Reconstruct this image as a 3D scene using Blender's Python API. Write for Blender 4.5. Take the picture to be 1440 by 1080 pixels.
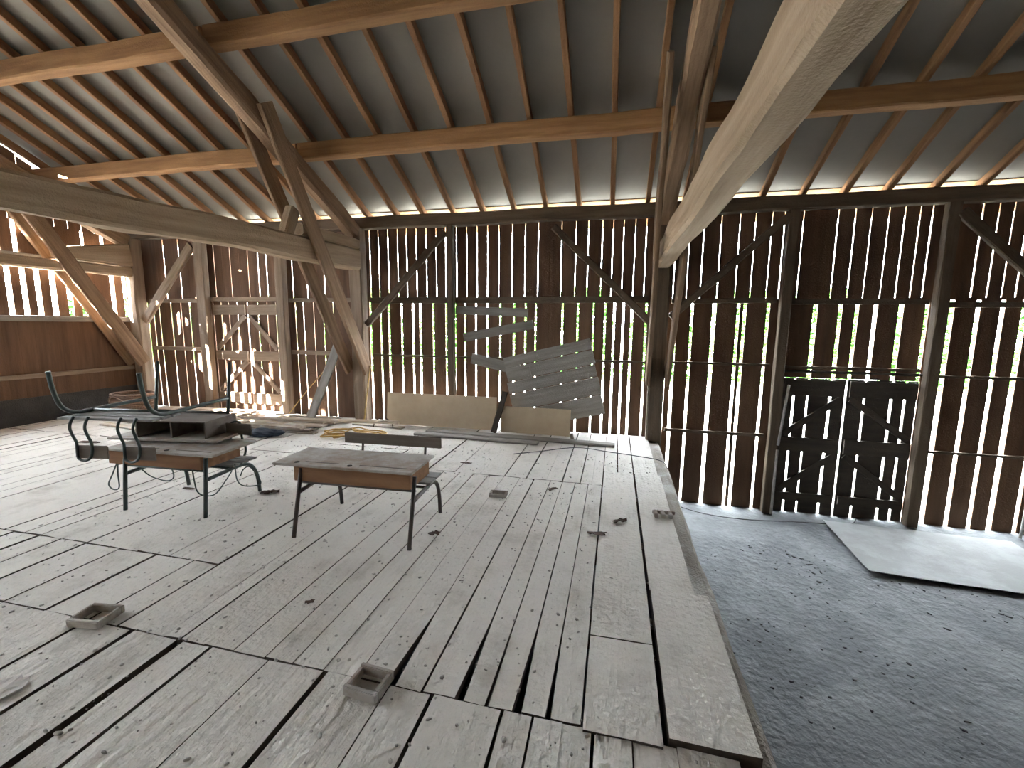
import bpy, bmesh, math, random
from mathutils import Vector, Matrix, noise
random.seed(7)
S = bpy.context.scene
for o in list(bpy.data.objects): bpy.data.objects.remove(o)
COL = S.collection
R = math.radians

# ------------------------------------------------------------------ camera
CAMZ = 1.65
cam = bpy.data.cameras.new('camera'); camo = bpy.data.objects.new('camera', cam); COL.objects.link(camo)
yaw, pitch, roll = R(-13.2045), R(-7.8161), R(.52247)
fwd = Vector((math.sin(yaw)*math.cos(pitch), math.cos(yaw)*math.cos(pitch), math.sin(pitch)))
r0 = Vector((math.cos(yaw), -math.sin(yaw), 0)); u0 = r0.cross(fwd)
rt = math.cos(roll)*r0 + math.sin(roll)*u0; up = -math.sin(roll)*r0 + math.cos(roll)*u0
camo.matrix_world = Matrix(((rt.x, up.x, -fwd.x, 0), (rt.y, up.y, -fwd.y, 0), (rt.z, up.z, -fwd.z, CAMZ), (0, 0, 0, 1)))
cam.sensor_fit = 'HORIZONTAL'; cam.sensor_width = 36; cam.lens = 613.68/1440*36
cam.clip_start = .05; cam.clip_end = 400
S.camera = camo

# ------------------------------------------------------------------ light and exposure
S.view_settings.view_transform = 'Standard'; S.view_settings.look = 'None'
S.view_settings.gamma = 1; S.view_settings.use_curve_mapping = False
S.view_settings.exposure = 1.12
W = bpy.data.worlds.new('sky'); S.world = W; W.use_nodes = True
bg = W.node_tree.nodes['Background']; bg.inputs[0].default_value = (.86, .93, 1, 1); bg.inputs[1].default_value = 34
sun = bpy.data.lights.new('sun', 'SUN'); sun.energy = 170; sun.angle = R(.6); sun.color = (1, .93, .84)
suno = bpy.data.objects.new('sun', sun); COL.objects.link(suno)
el = R(29); sd = Vector((.72*math.cos(el), .69*math.cos(el), -math.sin(el)))
suno.rotation_euler = sd.to_track_quat('-Z', 'Y').to_euler(); suno.location = (-20, -18, 14)
def portal(loc, direction, sx, sy):            # sampling guides for the daylight at the openings
    l = bpy.data.lights.new('daylight_portal', 'AREA'); l.shape = 'RECTANGLE'; l.size = sx; l.size_y = sy
    l.cycles.is_portal = True
    o = bpy.data.objects.new('daylight_portal', l); COL.objects.link(o); o.location = loc
    o.rotation_euler = Vector(direction).to_track_quat('-Z', 'Z').to_euler()
portal((.5, 6.78, 1.2), (0, -1, 0), 19, 4.5)
portal((-9.12, .9, 2.6), (1, 0, 0), 12, 2.2)

# ------------------------------------------------------------------ materials
def mat(name, base, base2=None, rough=.85, scale=(1.2, 14, 14), dust=None, dustamt=.5, bump=.25, fine=60, spec=.3, metal=0, rnd=.12, streak=.5):
    m = bpy.data.materials.new(name); m.use_nodes = True
    nt = m.node_tree; N = nt.nodes; L = nt.links
    b = N['Principled BSDF']; b.inputs['Roughness'].default_value = rough
    b.inputs['Specular IOR Level'].default_value = spec; b.inputs['Metallic'].default_value = metal
    tc = N.new('ShaderNodeTexCoord'); mp = N.new('ShaderNodeMapping'); mp.inputs['Scale'].default_value = scale
    L.new(tc.outputs['Object'], mp.inputs[0])
    oi = N.new('ShaderNodeObjectInfo')
    ad = N.new('ShaderNodeVectorMath'); ad.operation = 'ADD'
    sc = N.new('ShaderNodeVectorMath'); sc.operation = 'SCALE'; sc.inputs['Scale'].default_value = 37
    cb = N.new('ShaderNodeCombineXYZ')
    for i in range(3): L.new(oi.outputs['Random'], cb.inputs[i])
    L.new(cb.outputs[0], sc.inputs[0]); L.new(mp.outputs[0], ad.inputs[0]); L.new(sc.outputs[0], ad.inputs[1])
    n1 = N.new('ShaderNodeTexNoise'); n1.inputs['Scale'].default_value = 1; n1.inputs['Detail'].default_value = 6; n1.inputs['Roughness'].default_value = .62
    L.new(ad.outputs[0], n1.inputs['Vector'])
    cr = N.new('ShaderNodeMix'); cr.data_type = 'RGBA'
    base2 = base2 or tuple(c*.6 for c in base)
    cr.inputs[6].default_value = (*base, 1); cr.inputs[7].default_value = (*base2, 1)
    rm = N.new('ShaderNodeMapRange'); rm.inputs[1].default_value = .35; rm.inputs[2].default_value = .68
    L.new(n1.outputs[0], rm.inputs[0]); L.new(rm.outputs[0], cr.inputs[0])
    out = cr.outputs[2]
    if dust:
        n2 = N.new('ShaderNodeTexNoise'); n2.inputs['Scale'].default_value = 2.3; n2.inputs['Detail'].default_value = 8; n2.inputs['Roughness'].default_value = .7
        L.new(tc.outputs['Object'], n2.inputs['Vector'])
        r2 = N.new('ShaderNodeMapRange'); r2.inputs[1].default_value = .62-dustamt*.5; r2.inputs[2].default_value = .72-dustamt*.35
        L.new(n2.outputs[0], r2.inputs[0])
        mx = N.new('ShaderNodeMix'); mx.data_type = 'RGBA'; mx.inputs[7].default_value = (*dust, 1)
        L.new(r2.outputs[0], mx.inputs[0]); L.new(out, mx.inputs[6]); out = mx.outputs[2]
    # tone differs a little from piece to piece
    hv = N.new('ShaderNodeHueSaturation'); mr = N.new('ShaderNodeMapRange'); mr.inputs[3].default_value = 1-rnd; mr.inputs[4].default_value = 1+rnd
    L.new(oi.outputs['Random'], mr.inputs[0]); L.new(mr.outputs[0], hv.inputs['Value']); L.new(out, hv.inputs['Color'])
    L.new(hv.outputs[0], b.inputs['Base Color'])
    if bump:
        n3 = N.new('ShaderNodeTexNoise'); n3.inputs['Scale'].default_value = fine; n3.inputs['Detail'].default_value = 3
        L.new(tc.outputs['Object'], n3.inputs['Vector'])
        am = N.new('ShaderNodeMath'); am.operation = 'MULTIPLY_ADD'; am.inputs[1].default_value = streak*2
        L.new(n1.outputs[0], am.inputs[0]); L.new(n3.outputs[0], am.inputs[2])
        bp = N.new('ShaderNodeBump'); bp.inputs['Strength'].default_value = bump; bp.inputs['Distance'].default_value = .02
        L.new(am.outputs[0], bp.inputs['Height']); L.new(bp.outputs[0], b.inputs['Normal'])
    return m
M = {}
M['rafter'] = mat('rafter_wood', (.28, .155, .075), (.16, .08, .04))
M['purlin'] = mat('purlin_wood', (.33, .185, .085), (.21, .11, .05))
M['truss'] = mat('truss_wood', (.30, .20, .125), (.16, .10, .06), scale=(1, 18, 18))
M['tie'] = mat('tie_beam_wood', (.40, .30, .205), (.26, .185, .115), scale=(.8, 14, 14), bump=.4)
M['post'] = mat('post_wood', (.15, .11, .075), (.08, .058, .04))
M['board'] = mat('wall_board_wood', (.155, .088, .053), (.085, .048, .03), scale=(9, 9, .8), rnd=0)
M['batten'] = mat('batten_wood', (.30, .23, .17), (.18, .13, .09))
M['dark_batten'] = mat('dark_door_wood', (.075, .06, .048), (.04, .033, .027))
M['floor'] = mat('dusty_plank_wood', (.58, .55, .505), (.36, .33, .29), scale=(11, .9, 11), dust=(.62, .59, .545), dustamt=.62, bump=.6, rnd=.05, fine=30, streak=.9)
M['plankside'] = mat('dark_plank_edge_wood', (.085, .065, .05), (.05, .038, .03), scale=(16, 1.1, 16), rnd=0)
M['sill'] = mat('sill_beam_wood', (.34, .31, .27), (.2, .17, .14), scale=(1, 12, 12), dust=(.45, .43, .4), dustamt=.3, bump=.6)
M['slab'] = mat('dusty_ground_slab', (.165, .175, .18), (.12, .128, .134), scale=(1.2, 1.2, 1.2), dust=(.205, .215, .22), dustamt=.3, bump=.8, fine=16, rnd=0)
M['membrane'] = mat('roof_membrane', (.175, .16, .135), (.14, .128, .105), scale=(.7, .7, .7), rough=.6, bump=.12, fine=9, rnd=0)
M['sark'] = mat('eave_board_wood', (.50, .34, .19), (.36, .23, .12), rnd=0)
M['plinth'] = mat('dark_plinth', (.07, .068, .065), (.04, .04, .04), scale=(3, 3, 3), rnd=0, bump=.6)
M['green_metal'] = mat('green_painted_steel', (.045, .075, .07), (.03, .04, .035), scale=(8, 8, 8), rough=.45, spec=.5, bump=.05, rnd=0)
M['brown_metal'] = mat('brown_steel_tube', (.075, .05, .04), (.03, .03, .028), scale=(10, 10, 10), rough=.5, spec=.5, bump=.08, rnd=0)
M['desk_top'] = mat('dusty_desk_top', (.36, .31, .26), (.27, .21, .16), scale=(1.5, 12, 12), dust=(.46, .44, .41), dustamt=.45, bump=.15, rnd=.05)
M['desk_box'] = mat('desk_box_wood', (.30, .165, .09), (.20, .105, .06), scale=(1.5, 14, 14), bump=.1, rnd=.08)
M['desk_back'] = mat('desk_backrest_wood', (.20, .175, .15), (.14, .115, .095), scale=(1.5, 14, 14), bump=.1, rnd=.05)
M['slat'] = mat('grey_seat_slat', (.30, .30, .29), (.2, .2, .19), scale=(1.5, 14, 14), bump=.1)
M['plank'] = mat('loose_plank_wood', (.46, .40, .33), (.31, .25, .19), dust=(.5, .48, .45), dustamt=.2, rnd=.4)
M['greyplank'] = mat('weathered_grey_plank', (.30, .285, .26), (.19, .175, .155), rnd=.12)
M['ply'] = mat('beige_plywood', (.52, .43, .31), (.45, .36, .25), scale=(3, 3, 3), rnd=.05, bump=.08)
M['frame'] = mat('dusty_frame_wood', (.36, .32, .28), (.22, .17, .13), dust=(.46, .44, .41), dustamt=.4)
M['void'] = mat('ink_hole_dark', (.03, .025, .02), rnd=0, bump=0)
M['straw'] = mat('coiled_straw', (.34, .25, .19), (.2, .13, .10), scale=(2, 2, 40), bump=.6, rnd=0)
M['cable'] = mat('grey_cable_sheath', (.12, .12, .13), rough=.5, bump=0, rnd=0)
M['yellow'] = mat('yellow_hose_rubber', (.55, .36, .12), (.40, .25, .08), rough=.5, bump=.05, rnd=0)
M['white_pipe'] = mat('pale_plastic_pipe', (.50, .48, .45), rough=.5, bump=.03, rnd=0)
M['tarp'] = mat('dark_blue_cloth', (.035, .05, .075), (.02, .028, .04), scale=(5, 5, 5), bump=.5, rnd=0)
M['paper'] = mat('torn_pale_paper', (.62, .58, .55), bump=.1, rnd=0)
M['scrap'] = mat('dark_bark_scrap', (.10, .06, .045), (.06, .04, .03), rnd=.2)
M['soil'] = mat('dark_soil_crumb', (.12, .125, .13), (.09, .095, .10), rnd=0, bump=0)
M['crumb'] = mat('pale_dust_crumb', (.42, .40, .37), (.32, .30, .28), rnd=0, bump=0, scale=(20, 20, 20))
M['hard'] = mat('hardboard_sheet', (.30, .305, .30), (.26, .265, .26), scale=(2, 2, 2), dust=(.34, .345, .345), dustamt=.3, bump=.15, rnd=0)
M['gravel'] = mat('bright_outdoor_gravel', (.55, .53, .48), (.42, .42, .36), scale=(.6, .6, .6), bump=.2, fine=12, rnd=0)
M['leaf'] = mat('hedge_leaf', (.045, .16, .015), (.02, .075, .008), scale=(2, 2, 2), bump=0, rnd=.2)

# ------------------------------------------------------------------ helpers
def tag(o, label=None, cat=None, group=None, kind=None):
    if label: o['label'] = label
    if cat: o['category'] = cat
    if group: o['group'] = group
    if kind: o['kind'] = kind
    return o
def link(name, bm, m, parent=None, mw=None, smooth=False):
    me = bpy.data.meshes.new(name); bm.normal_update(); bm.to_mesh(me); bm.free()
    if smooth:
        for p in me.polygons: p.use_smooth = True
    o = bpy.data.objects.new(name, me); COL.objects.link(o)
    for mm in (m if isinstance(m, (list, tuple)) else [m]): me.materials.append(mm)
    if parent: o.parent = parent
    if mw is not None: o.matrix_world = mw
    return o
def empty(name, loc, rz=0, mw=None):
    o = bpy.data.objects.new(name, None); COL.objects.link(o); o.empty_display_size = .1
    if mw is not None: o.matrix_world = mw
    else: o.location = loc; o.rotation_euler = (0, 0, rz)
    return o
def box(bm, x0, x1, y0, y1, z0, z1, mi=0, bevel=0):
    v = [bm.verts.new((x, y, z)) for z in (z0, z1) for y in (y0, y1) for x in (x0, x1)]
    fs = []
    for q in ((0, 2, 3, 1), (4, 5, 7, 6), (0, 1, 5, 4), (2, 6, 7, 3), (0, 4, 6, 2), (1, 3, 7, 5)):
        f = bm.faces.new([v[i] for i in q]); f.material_index = mi; fs.append(f)
    if bevel:
        es = set(e for f in fs for e in f.edges)
        r = bmesh.ops.bevel(bm, geom=list(es), offset=bevel, segments=2, affect='EDGES')
    return v
def hexa(bm, pts, mi=0):
    v = [bm.verts.new(p) for p in pts]
    for q in ((0, 3, 2, 1), (4, 5, 6, 7), (0, 1, 5, 4), (1, 2, 6, 5), (2, 3, 7, 6), (3, 0, 4, 7)):
        f = bm.faces.new([v[i] for i in q]); f.material_index = mi
def frame_mw(p0, p1, upv=(0, 0, 1)):
    p0 = Vector(p0); p1 = Vector(p1); x = (p1-p0).normalized(); u = Vector(upv)
    y = u.cross(x).normalized(); z = x.cross(y)
    return Matrix(((x.x, y.x, z.x, p0.x), (x.y, y.y, z.y, p0.y), (x.z, y.z, z.z, p0.z), (0, 0, 0, 1))), (p1-p0).length
def timber_bm(L, w, h, rough=.006, ch=.012, bow=0, side=0, taper=1, h1=None):
    """hewn beam along local X, centred in Y and Z, chamfered and a little crooked"""
    bm = bmesh.new(); n = max(3, int(L/.22)); rings = []
    sd = random.random()*100
    for i in range(n+1):
        t = i/n; x = L*t
        hh = (h if h1 is None else h+(h1-h)*t); ww = w*(1+(taper-1)*t)
        cy = side*math.sin(math.pi*t)+rough*1.6*noise.noise((x*.9, sd, 0)); cz = bow*math.sin(math.pi*t)+rough*1.6*noise.noise((x*.9, sd, 9))
        c = min(ch, ww*.3, hh*.3); a, b = ww/2, hh/2
        prof = [(-a+c, -b), (a-c, -b), (a, -b+c), (a, b-c), (a-c, b), (-a+c, b), (-a, b-c), (-a, -b+c)]
        rings.append([bm.verts.new((x, y+cy+rough*noise.noise((x*2.3, k*3.1, sd)), z+cz+rough*noise.noise((x*2.3, k*3.1, sd+5)))) for k, (y, z) in enumerate(prof)])
    for i in range(n):
        for k in range(8):
            bm.faces.new((rings[i][k], rings[i+1][k], rings[i+1][(k+1) % 8], rings[i][(k+1) % 8]))
    bm.faces.new(rings[0]); bm.faces.new(rings[-1][::-1])
    bmesh.ops.recalc_face_normals(bm, faces=bm.faces)
    return bm
def timber(name, label, cat, p0, p1, w, h, m, upv=(0, 0, 1), group=None, parent=None, **k):
    mw, L = frame_mw(p0, p1, upv)
    o = link(name, timber_bm(L, w, h, **k), m, mw=mw)
    if parent: o.parent = parent; o.matrix_parent_inverse = parent.matrix_world.inverted()
    else: tag(o, label, cat, group)
    return o
def smoothpath(pts, n=6):
    P = [Vector(p) for p in pts]; out = []
    for i in range(len(P)-1):
        a = P[max(0, i-1)]; b = P[i]; c = P[i+1]; d = P[min(len(P)-1, i+2)]
        for j in range(n):
            t = j/n
            out.append(.5*((2*b)+(c-a)*t+(2*a-5*b+4*c-d)*t*t+(3*b-a-3*c+d)*t**3))
    out.append(P[-1]); return out
def tube(bm, pts, r, seg=10, smooth=0, mi=0):
    P = smoothpath(pts, smooth) if smooth else [Vector(p) for p in pts]
    rings = []; t = (P[1]-P[0]).normalized()
    nrm = t.orthogonal().normalized()
    for i, p in enumerate(P):
        tt = ((P[min(i+1, len(P)-1)]-P[max(i-1, 0)])).normalized()
        nrm = (nrm-tt*nrm.dot(tt)).normalized(); b = tt.cross(nrm)
        rings.append([bm.verts.new(p+r*(math.cos(2*math.pi*k/seg)*nrm+math.sin(2*math.pi*k/seg)*b)) for k in range(seg)])
    for i in range(len(rings)-1):
        for k in range(seg):
            f = bm.faces.new((rings[i][k], rings[i][(k+1) % seg], rings[i+1][(k+1) % seg], rings[i+1][k])); f.smooth = True; f.material_index = mi
    bm.faces.new(rings[0][::-1]); bm.faces.new(rings[-1])
def ordinal(n): return ['first', 'second', 'third', 'fourth', 'fifth', 'sixth', 'seventh', 'eighth', 'ninth', 'tenth', 'eleventh', 'twelfth'][n]

# ------------------------------------------------------------------ the setting
WY = 6.72      # inner face of the back wall boards
SL = .4858     # roof slope
def roofz(y): return 3.33+SL*(6.66-y)
RIDGE = .66; FRONT = -5.3; XL = -9.05; XR = 9.95; ZL = -.97

# plank platform
bm = bmesh.new()
def plank(x0, x1, y0, y1, z=0, th=.04, tl=0, tr=0):
    n = max(2, int((y1-y0)/.25)); m_ = 3; sd = random.random()*50; dz = random.uniform(-.002, .002)+z
    tilt = random.uniform(-.0025, .0025)
    g = []
    for i in range(n+1):
        y = y0+(y1-y0)*i/n; row = []
        f_ = max(0, 1-(y-y0)/.55)
        for k in range(m_+1):
            x = x0+tl*f_+(x1-tr*f_-x0-tl*f_)*k/m_
            e = .0022*noise.noise((y*2.1, sd+k, 1)) if k in (0, m_) else 0
            zz = dz+tilt*(k-m_/2)+.0035*noise.noise((x*1.2, y*.8, 3))+.002*noise.noise((sd, y*1.6, k))
            row.append((x+e, y+.004*noise.noise((x*9, sd, i)), zz))
        g.append(row)
    T = [[bm.verts.new(p) for p in r] for r in g]
    Bt = [[bm.verts.new((p[0], p[1], p[2]-th)) for p in r] for r in g]
    for i in range(n):
        for k in range(m_):
            bm.faces.new((T[i][k], T[i][k+1], T[i+1][k+1], T[i+1][k]))
            bm.faces.new((Bt[i][k], Bt[i+1][k], Bt[i+1][k+1], Bt[i][k+1])).material_index = 1
        bm.faces.new((T[i][0], T[i+1][0], Bt[i+1][0], Bt[i][0])).material_index = 1; bm.faces.new((T[i][m_], Bt[i][m_], Bt[i+1][m_], T[i+1][m_])).material_index = 1
    for k in range(m_):
        bm.faces.new((T[0][k], Bt[0][k], Bt[0][k+1], T[0][k+1])).material_index = 1; bm.faces.new((T[n][k], T[n][k+1], Bt[n][k+1], Bt[n][k])).material_index = 1
def row(edges, y0, y1, **k):
    """edges: list of (x, gap)"""
    for A_, B_ in zip(edges, edges[1:]):
        (a, ga), (b, gb) = A_[:2], B_[:2]; ta = A_[2]/2 if len(A_) > 2 else 0; tb = B_[2]/2 if len(B_) > 2 else 0
        ga = 0.0006 if ga <= .0045 else ga; gb = .0006 if gb <= .0045 else gb
        plank(a+ga/2, b-gb/2, y0+random.uniform(0, .006), y1-random.uniform(0, .006), tl=ta, tr=tb, **k)
def fill(x0, x1, lo, hi, gmax=.01):
    e = [(x0, .006)]
    while e[-1][0] < x1-hi*1.3: e.append((e[-1][0]+random.uniform(lo, hi), random.choice([.002, .003, .004, gmax])))
    e.append((x1, .006)); return e
# front row (near the camera)
A = [(-3.79, .02), (-3.45, .005), (-3.115, .012), (-2.785, .026), (-2.465, .03), (-2.15, .046), (-1.95, .022), (-1.60, .010), (-1.28, .030), (-.945, .008), (-.735, .020), (-.41, .016), (-.275, .010), (-.15, .004), (-.025, .014), (.13, .006), (.30, .003), (.53, .006)]
row(A, -.6, 1.625, th=.045)
row(fill(-9.3, -3.79, .22, .34, .014), -.6, 2.26)
row(fill(-9.3, .53, .2, .3), -2.9, -.605)
row(fill(-9.3, .53, .2, .3), FRONT+.1, -2.905)
# middle rows
Bl = [(-3.79, .016), (-3.57, .003), (-3.31, .008), (-3.02, .006)]
row(Bl, 2.265, 4.6)
row([(-3.79, .016), (-3.46, .004), (-3.12, .02), (-2.785, .01), (-2.585, .022)], 1.63, 2.26)
row([(-3.02, .006), (-2.79, .003), (-2.585, .022)], 2.265, 5.1)
Bm = [(-2.585, .022), (-2.45, .002), (-2.27, .006), (-2.15, .011), (-2.0, .003), (-1.82, .007), (-1.63, .012), (-1.47, .006), (-1.3, .003), (-1.12, .005), (-.945, .006, .045), (-.79, .013), (-.61, .007, .036), (-.485, .006, .014), (-.35, .008, .034), (-.215, .006, .018), (-.072, .012)]
row(Bm, 1.63, 4.45)
row([(-.072, .012), (.26, .022)], 1.6, 2.17, th=.06, z=.012)
row([(-.072, .012), (.26, .018)], 2.175, 4.89, th=.05, z=.004)
row([(.262, .024), (.61, .0)], 1.63, 2.66, th=.075, z=.022)
row([(.262, .018), (.54, .0)], 2.665, 4.89, z=.006)
row([(-.072, .006), (.085, .014), (.26, .012), (.52, 0)], 4.895, 6.66)
row([(-2.585, .012), (-2.3, .004), (-2.02, .01), (-1.7, .004), (-1.4, .004), (-1.12, .012), (-.88, .014), (-.66, .004), (-.49, .012), (-.30, .01), (-.18, .003), (-.072, .008)], 4.455, 6.66)
row(fill(-3.79, -2.585, .16, .24), 5.105, 6.66); row([(-3.79, .01), (-3.5, .004), (-3.3, .004), (-3.02, .006)], 4.605, 5.1)
row(fill(-9.3, -3.79, .17, .26, .012), 2.265, 4.6); row(fill(-9.3, -3.79, .17, .26, .012), 4.605, 6.66)
fl = link('floor', bm, [M['floor'], M['plankside']]); tag(fl, kind='structure')
# joists beneath (dark) and the side of the platform
bm = bmesh.new()
for i in range(13):
    y = FRONT+.3+i*.93; box(bm, -9.2, .39, y-.05, y+.05, -.25, -.062)
tag(link('floor_joists', bm, M['post']), kind='structure')
bm = bmesh.new(); box(bm, .40, .48, FRONT, WY, ZL-.05, -.065); box(bm, .48, .56, FRONT, WY, ZL-.05, -.24); tag(link('platform_side_wall', bm, M['plinth']), kind='structure')
timber('floor_sill_beam', 'rough dusty sill beam along the drop at the platform edge', 'beam', (.575, FRONT+.05, -.13), (.575, 6.62, -.13), .20, .19, M['sill'], rough=.018, ch=.03)

# lower slab
bm = bmesh.new(); nx, ny = 90, 120; g = []
for j in range(ny+1):
    r_ = []
    for i in range(nx+1):
        x = -9.2+(XR+9.2)*i/nx; y = FRONT+(WY+.02-FRONT)*j/ny
        if x > .5: zz = .014*noise.noise((x*2.6, y*2.6, 0))+.006*noise.noise((x*8, y*8, 4))
        else: zz = 0
        r_.append(bm.verts.new((x, y, ZL+zz-.01)))
    g.append(r_)
for j in range(ny):
    for i in range(nx): bm.faces.new((g[j][i], g[j][i+1], g[j+1][i+1], g[j+1][i]))
tag(link('floor', bm, M['slab'], smooth=True), kind='structure')

# outside ground
bm = bmesh.new()
def ring(x0, x1, y0, y1, z): bm.faces.new([bm.verts.new(p) for p in ((x0, y0, z), (x1, y0, z), (x1, y1, z), (x0, y1, z))])
for q in ((-90, 90, WY+.03, 110), (-90, 90, -70, FRONT-.02), (-90, XL-.12, FRONT-.02, WY+.03), (XR+.06, 90, FRONT-.02, WY+.03)): ring(*q, -1.02)
tag(link('ground', bm, M['gravel']), kind='structure')

# ---- wall boards
K = WY/6.66
def tan_at(x): return abs(x)/WY
def boards(bm, gaps, x0, x1, z0, z1, gw, skew=.01, th=.014, y=WY, tooth=.0):
    es = [x0]+sorted(gaps)+[x1]; jit = 0
    gwf = [0]+[g*random.uniform(.75, 1.25)+th*.85*tan_at(x) for x, g in zip(sorted(gaps), [gw]*len(gaps))]+[0]
    prev_skew = 0
    for i in range(len(es)-1):
        a, b = es[i], es[i+1]
        if b-a < .02: continue
        # wide runs are several boards butted tight
        n = max(1, round((b-a)/.2)); cuts = [a+(b-a)*k/n for k in range(n+1)]
        for k in range(n):
            c, d = cuts[k], cuts[k+1]
            la = gwf[i]/2 if k == 0 else .0; lb = gwf[i+1]/2 if k == n-1 else .0
            s0 = random.uniform(-skew, skew)*.3; oy = random.uniform(0, .006)+(.004 if k % 2 else 0)
            zt = z1+random.uniform(-.004, .004)
            m_ = 7; L_ = []; R_ = []
            for j in range(m_+1):
                zz = z0+(zt-z0)*j/m_
                L_.append((c+la+(.0035*noise.noise((c*7, zz*3, 1)) if la else 0), zz)); R_.append((d-lb+(.0035*noise.noise((d*7, zz*3, 2)) if lb else 0), zz))
            y0 = y+oy
            F = [(bm.verts.new((L_[j][0], y0, L_[j][1])), bm.verts.new((R_[j][0], y0, R_[j][1])), bm.verts.new((R_[j][0], y0+th, R_[j][1])), bm.verts.new((L_[j][0], y0+th, L_[j][1]))) for j in range(m_+1)]
            for j in range(m_):
                for q in range(4): bm.faces.new((F[j][q], F[j][(q+1) % 4], F[j+1][(q+1) % 4], F[j+1][q]))
            bm.faces.new(F[0][::-1]); bm.faces.new(F[-1])
kk = lambda l: [v*K for v in l]
U = kk([-8.27, -7.92, -7.13, -6.78, -6.4, -6.19, -6.02, -5.82, -5.5, -5.21, -4.87, -4.66, -3.99, -3.83, -3.66, -3.49, -3.33, -3.16, -2.99, -2.82, -2.66, -2.48, -2.31, -2.14, -1.97, -1.79, -1.58, -1.38, -1.18, -.83, -.62, -.44, -.24, -.09, .06, .22, .37, .77, .95, 1.13, 1.35, 1.58, 1.77, 1.97, 2.12, 2.34, 2.74, 2.93, 3.11, 3.3, 3.47, 3.63, 3.76, 3.96, 4.27, 4.43, 4.58, 4.72]+[4.95, 5.15])
Lo = kk([-8.76, -8.62, -8.48, -8.2, -7.96, -7.76, -5.47, -5.31, -5.1, -4.91, -4.72, -4.01, -3.82, -3.67, -3.44, -3.24, -3.11, -2.88, -2.66, -2.51, -2.34, -2.16, -1.97, -1.76, -1.54, -1.36, -1.2, -.79, -.56, -.33, -.16, -.03, .1, .22, .42])
LoR = kk([.70, .82, 1.04, 1.33, 1.64, 1.72, 2.01, 2.58, 2.87, 3.06, 3.27, 3.55, 3.83, 4.09, 4.36, 4.61, 4.83]+[5.1])
bm = bmesh.new()
boards(bm, [g for g in U if g < -4.2], XL, -4.16, 2.0, 3.2, .005, y=WY+.008); boards(bm, [g for g in U if g > -4.2], -4.16, XR, 2.0, 3.2, .007, y=WY+.008)
# lower tier: left part has a door between the two studs, right part too
DL = (-7.22*K, -5.80*K, -.02, 1.985); DR = (2.26*K, 3.86*K, -.96, .955)
def tier(gaps, x0, x1, z0, z1, gw, hole=None):
    if hole:
        boards(bm, [g for g in gaps if g < hole[0]-.03 and g > x0], x0, hole[0], z0, z1, gw)
        boards(bm, [g for g in gaps if g > hole[1]+.03 and g < x1], hole[1], x1, z0, z1, gw)
        if hole[3] < z1-.05: boards(bm, [g for g in gaps if hole[0]+.03 < g < hole[1]-.03], hole[0], hole[1], hole[3], z1, gw)
    else: boards(bm, [g for g in gaps if x0 < g < x1], x0, x1, z0, z1, gw)
tier([g for g in Lo if g < -4.2], XL, -4.16, -.02, 2.03, .004, DL)
tier(Lo, -4.16, .60, -.02, 2.03, .026)
tier(LoR, .60, XR, ZL-.035, 2.03, .042, DR)
box(bm, XL, .6, WY, WY+.03, ZL-.05, -.03)
bmesh.ops.recalc_face_normals(bm, faces=bm.faces)
tag(link('wall_back', bm, M['board']), kind='structure')

# rails on the back wall, one per bay
def rail(x0, x1, z, label, h=.07, d=.05, m='post'):
    timber('wall_rail', label, 'rail', (x0, WY-d/2-.004, z), (x1, WY-d/2-.004, z), d, h, M[m], rough=.003, ch=.004)
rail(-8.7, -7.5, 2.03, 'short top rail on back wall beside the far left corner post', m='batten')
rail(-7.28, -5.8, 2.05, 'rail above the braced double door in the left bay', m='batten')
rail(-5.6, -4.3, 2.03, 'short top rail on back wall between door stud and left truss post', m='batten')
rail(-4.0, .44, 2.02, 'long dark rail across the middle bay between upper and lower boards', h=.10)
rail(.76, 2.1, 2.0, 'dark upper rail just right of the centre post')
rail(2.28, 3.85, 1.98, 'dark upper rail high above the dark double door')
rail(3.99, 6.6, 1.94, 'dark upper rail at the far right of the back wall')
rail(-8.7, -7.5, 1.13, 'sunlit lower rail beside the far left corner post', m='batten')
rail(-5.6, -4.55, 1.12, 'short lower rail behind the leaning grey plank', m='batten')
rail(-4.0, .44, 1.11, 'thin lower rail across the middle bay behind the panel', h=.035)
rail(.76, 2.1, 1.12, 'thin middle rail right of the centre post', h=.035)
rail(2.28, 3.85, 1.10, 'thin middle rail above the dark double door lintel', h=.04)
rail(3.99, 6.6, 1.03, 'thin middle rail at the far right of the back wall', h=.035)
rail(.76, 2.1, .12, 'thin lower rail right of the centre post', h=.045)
rail(3.99, 6.6, .03, 'thin lower rail at the far right of the back wall', h=.035)

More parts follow.
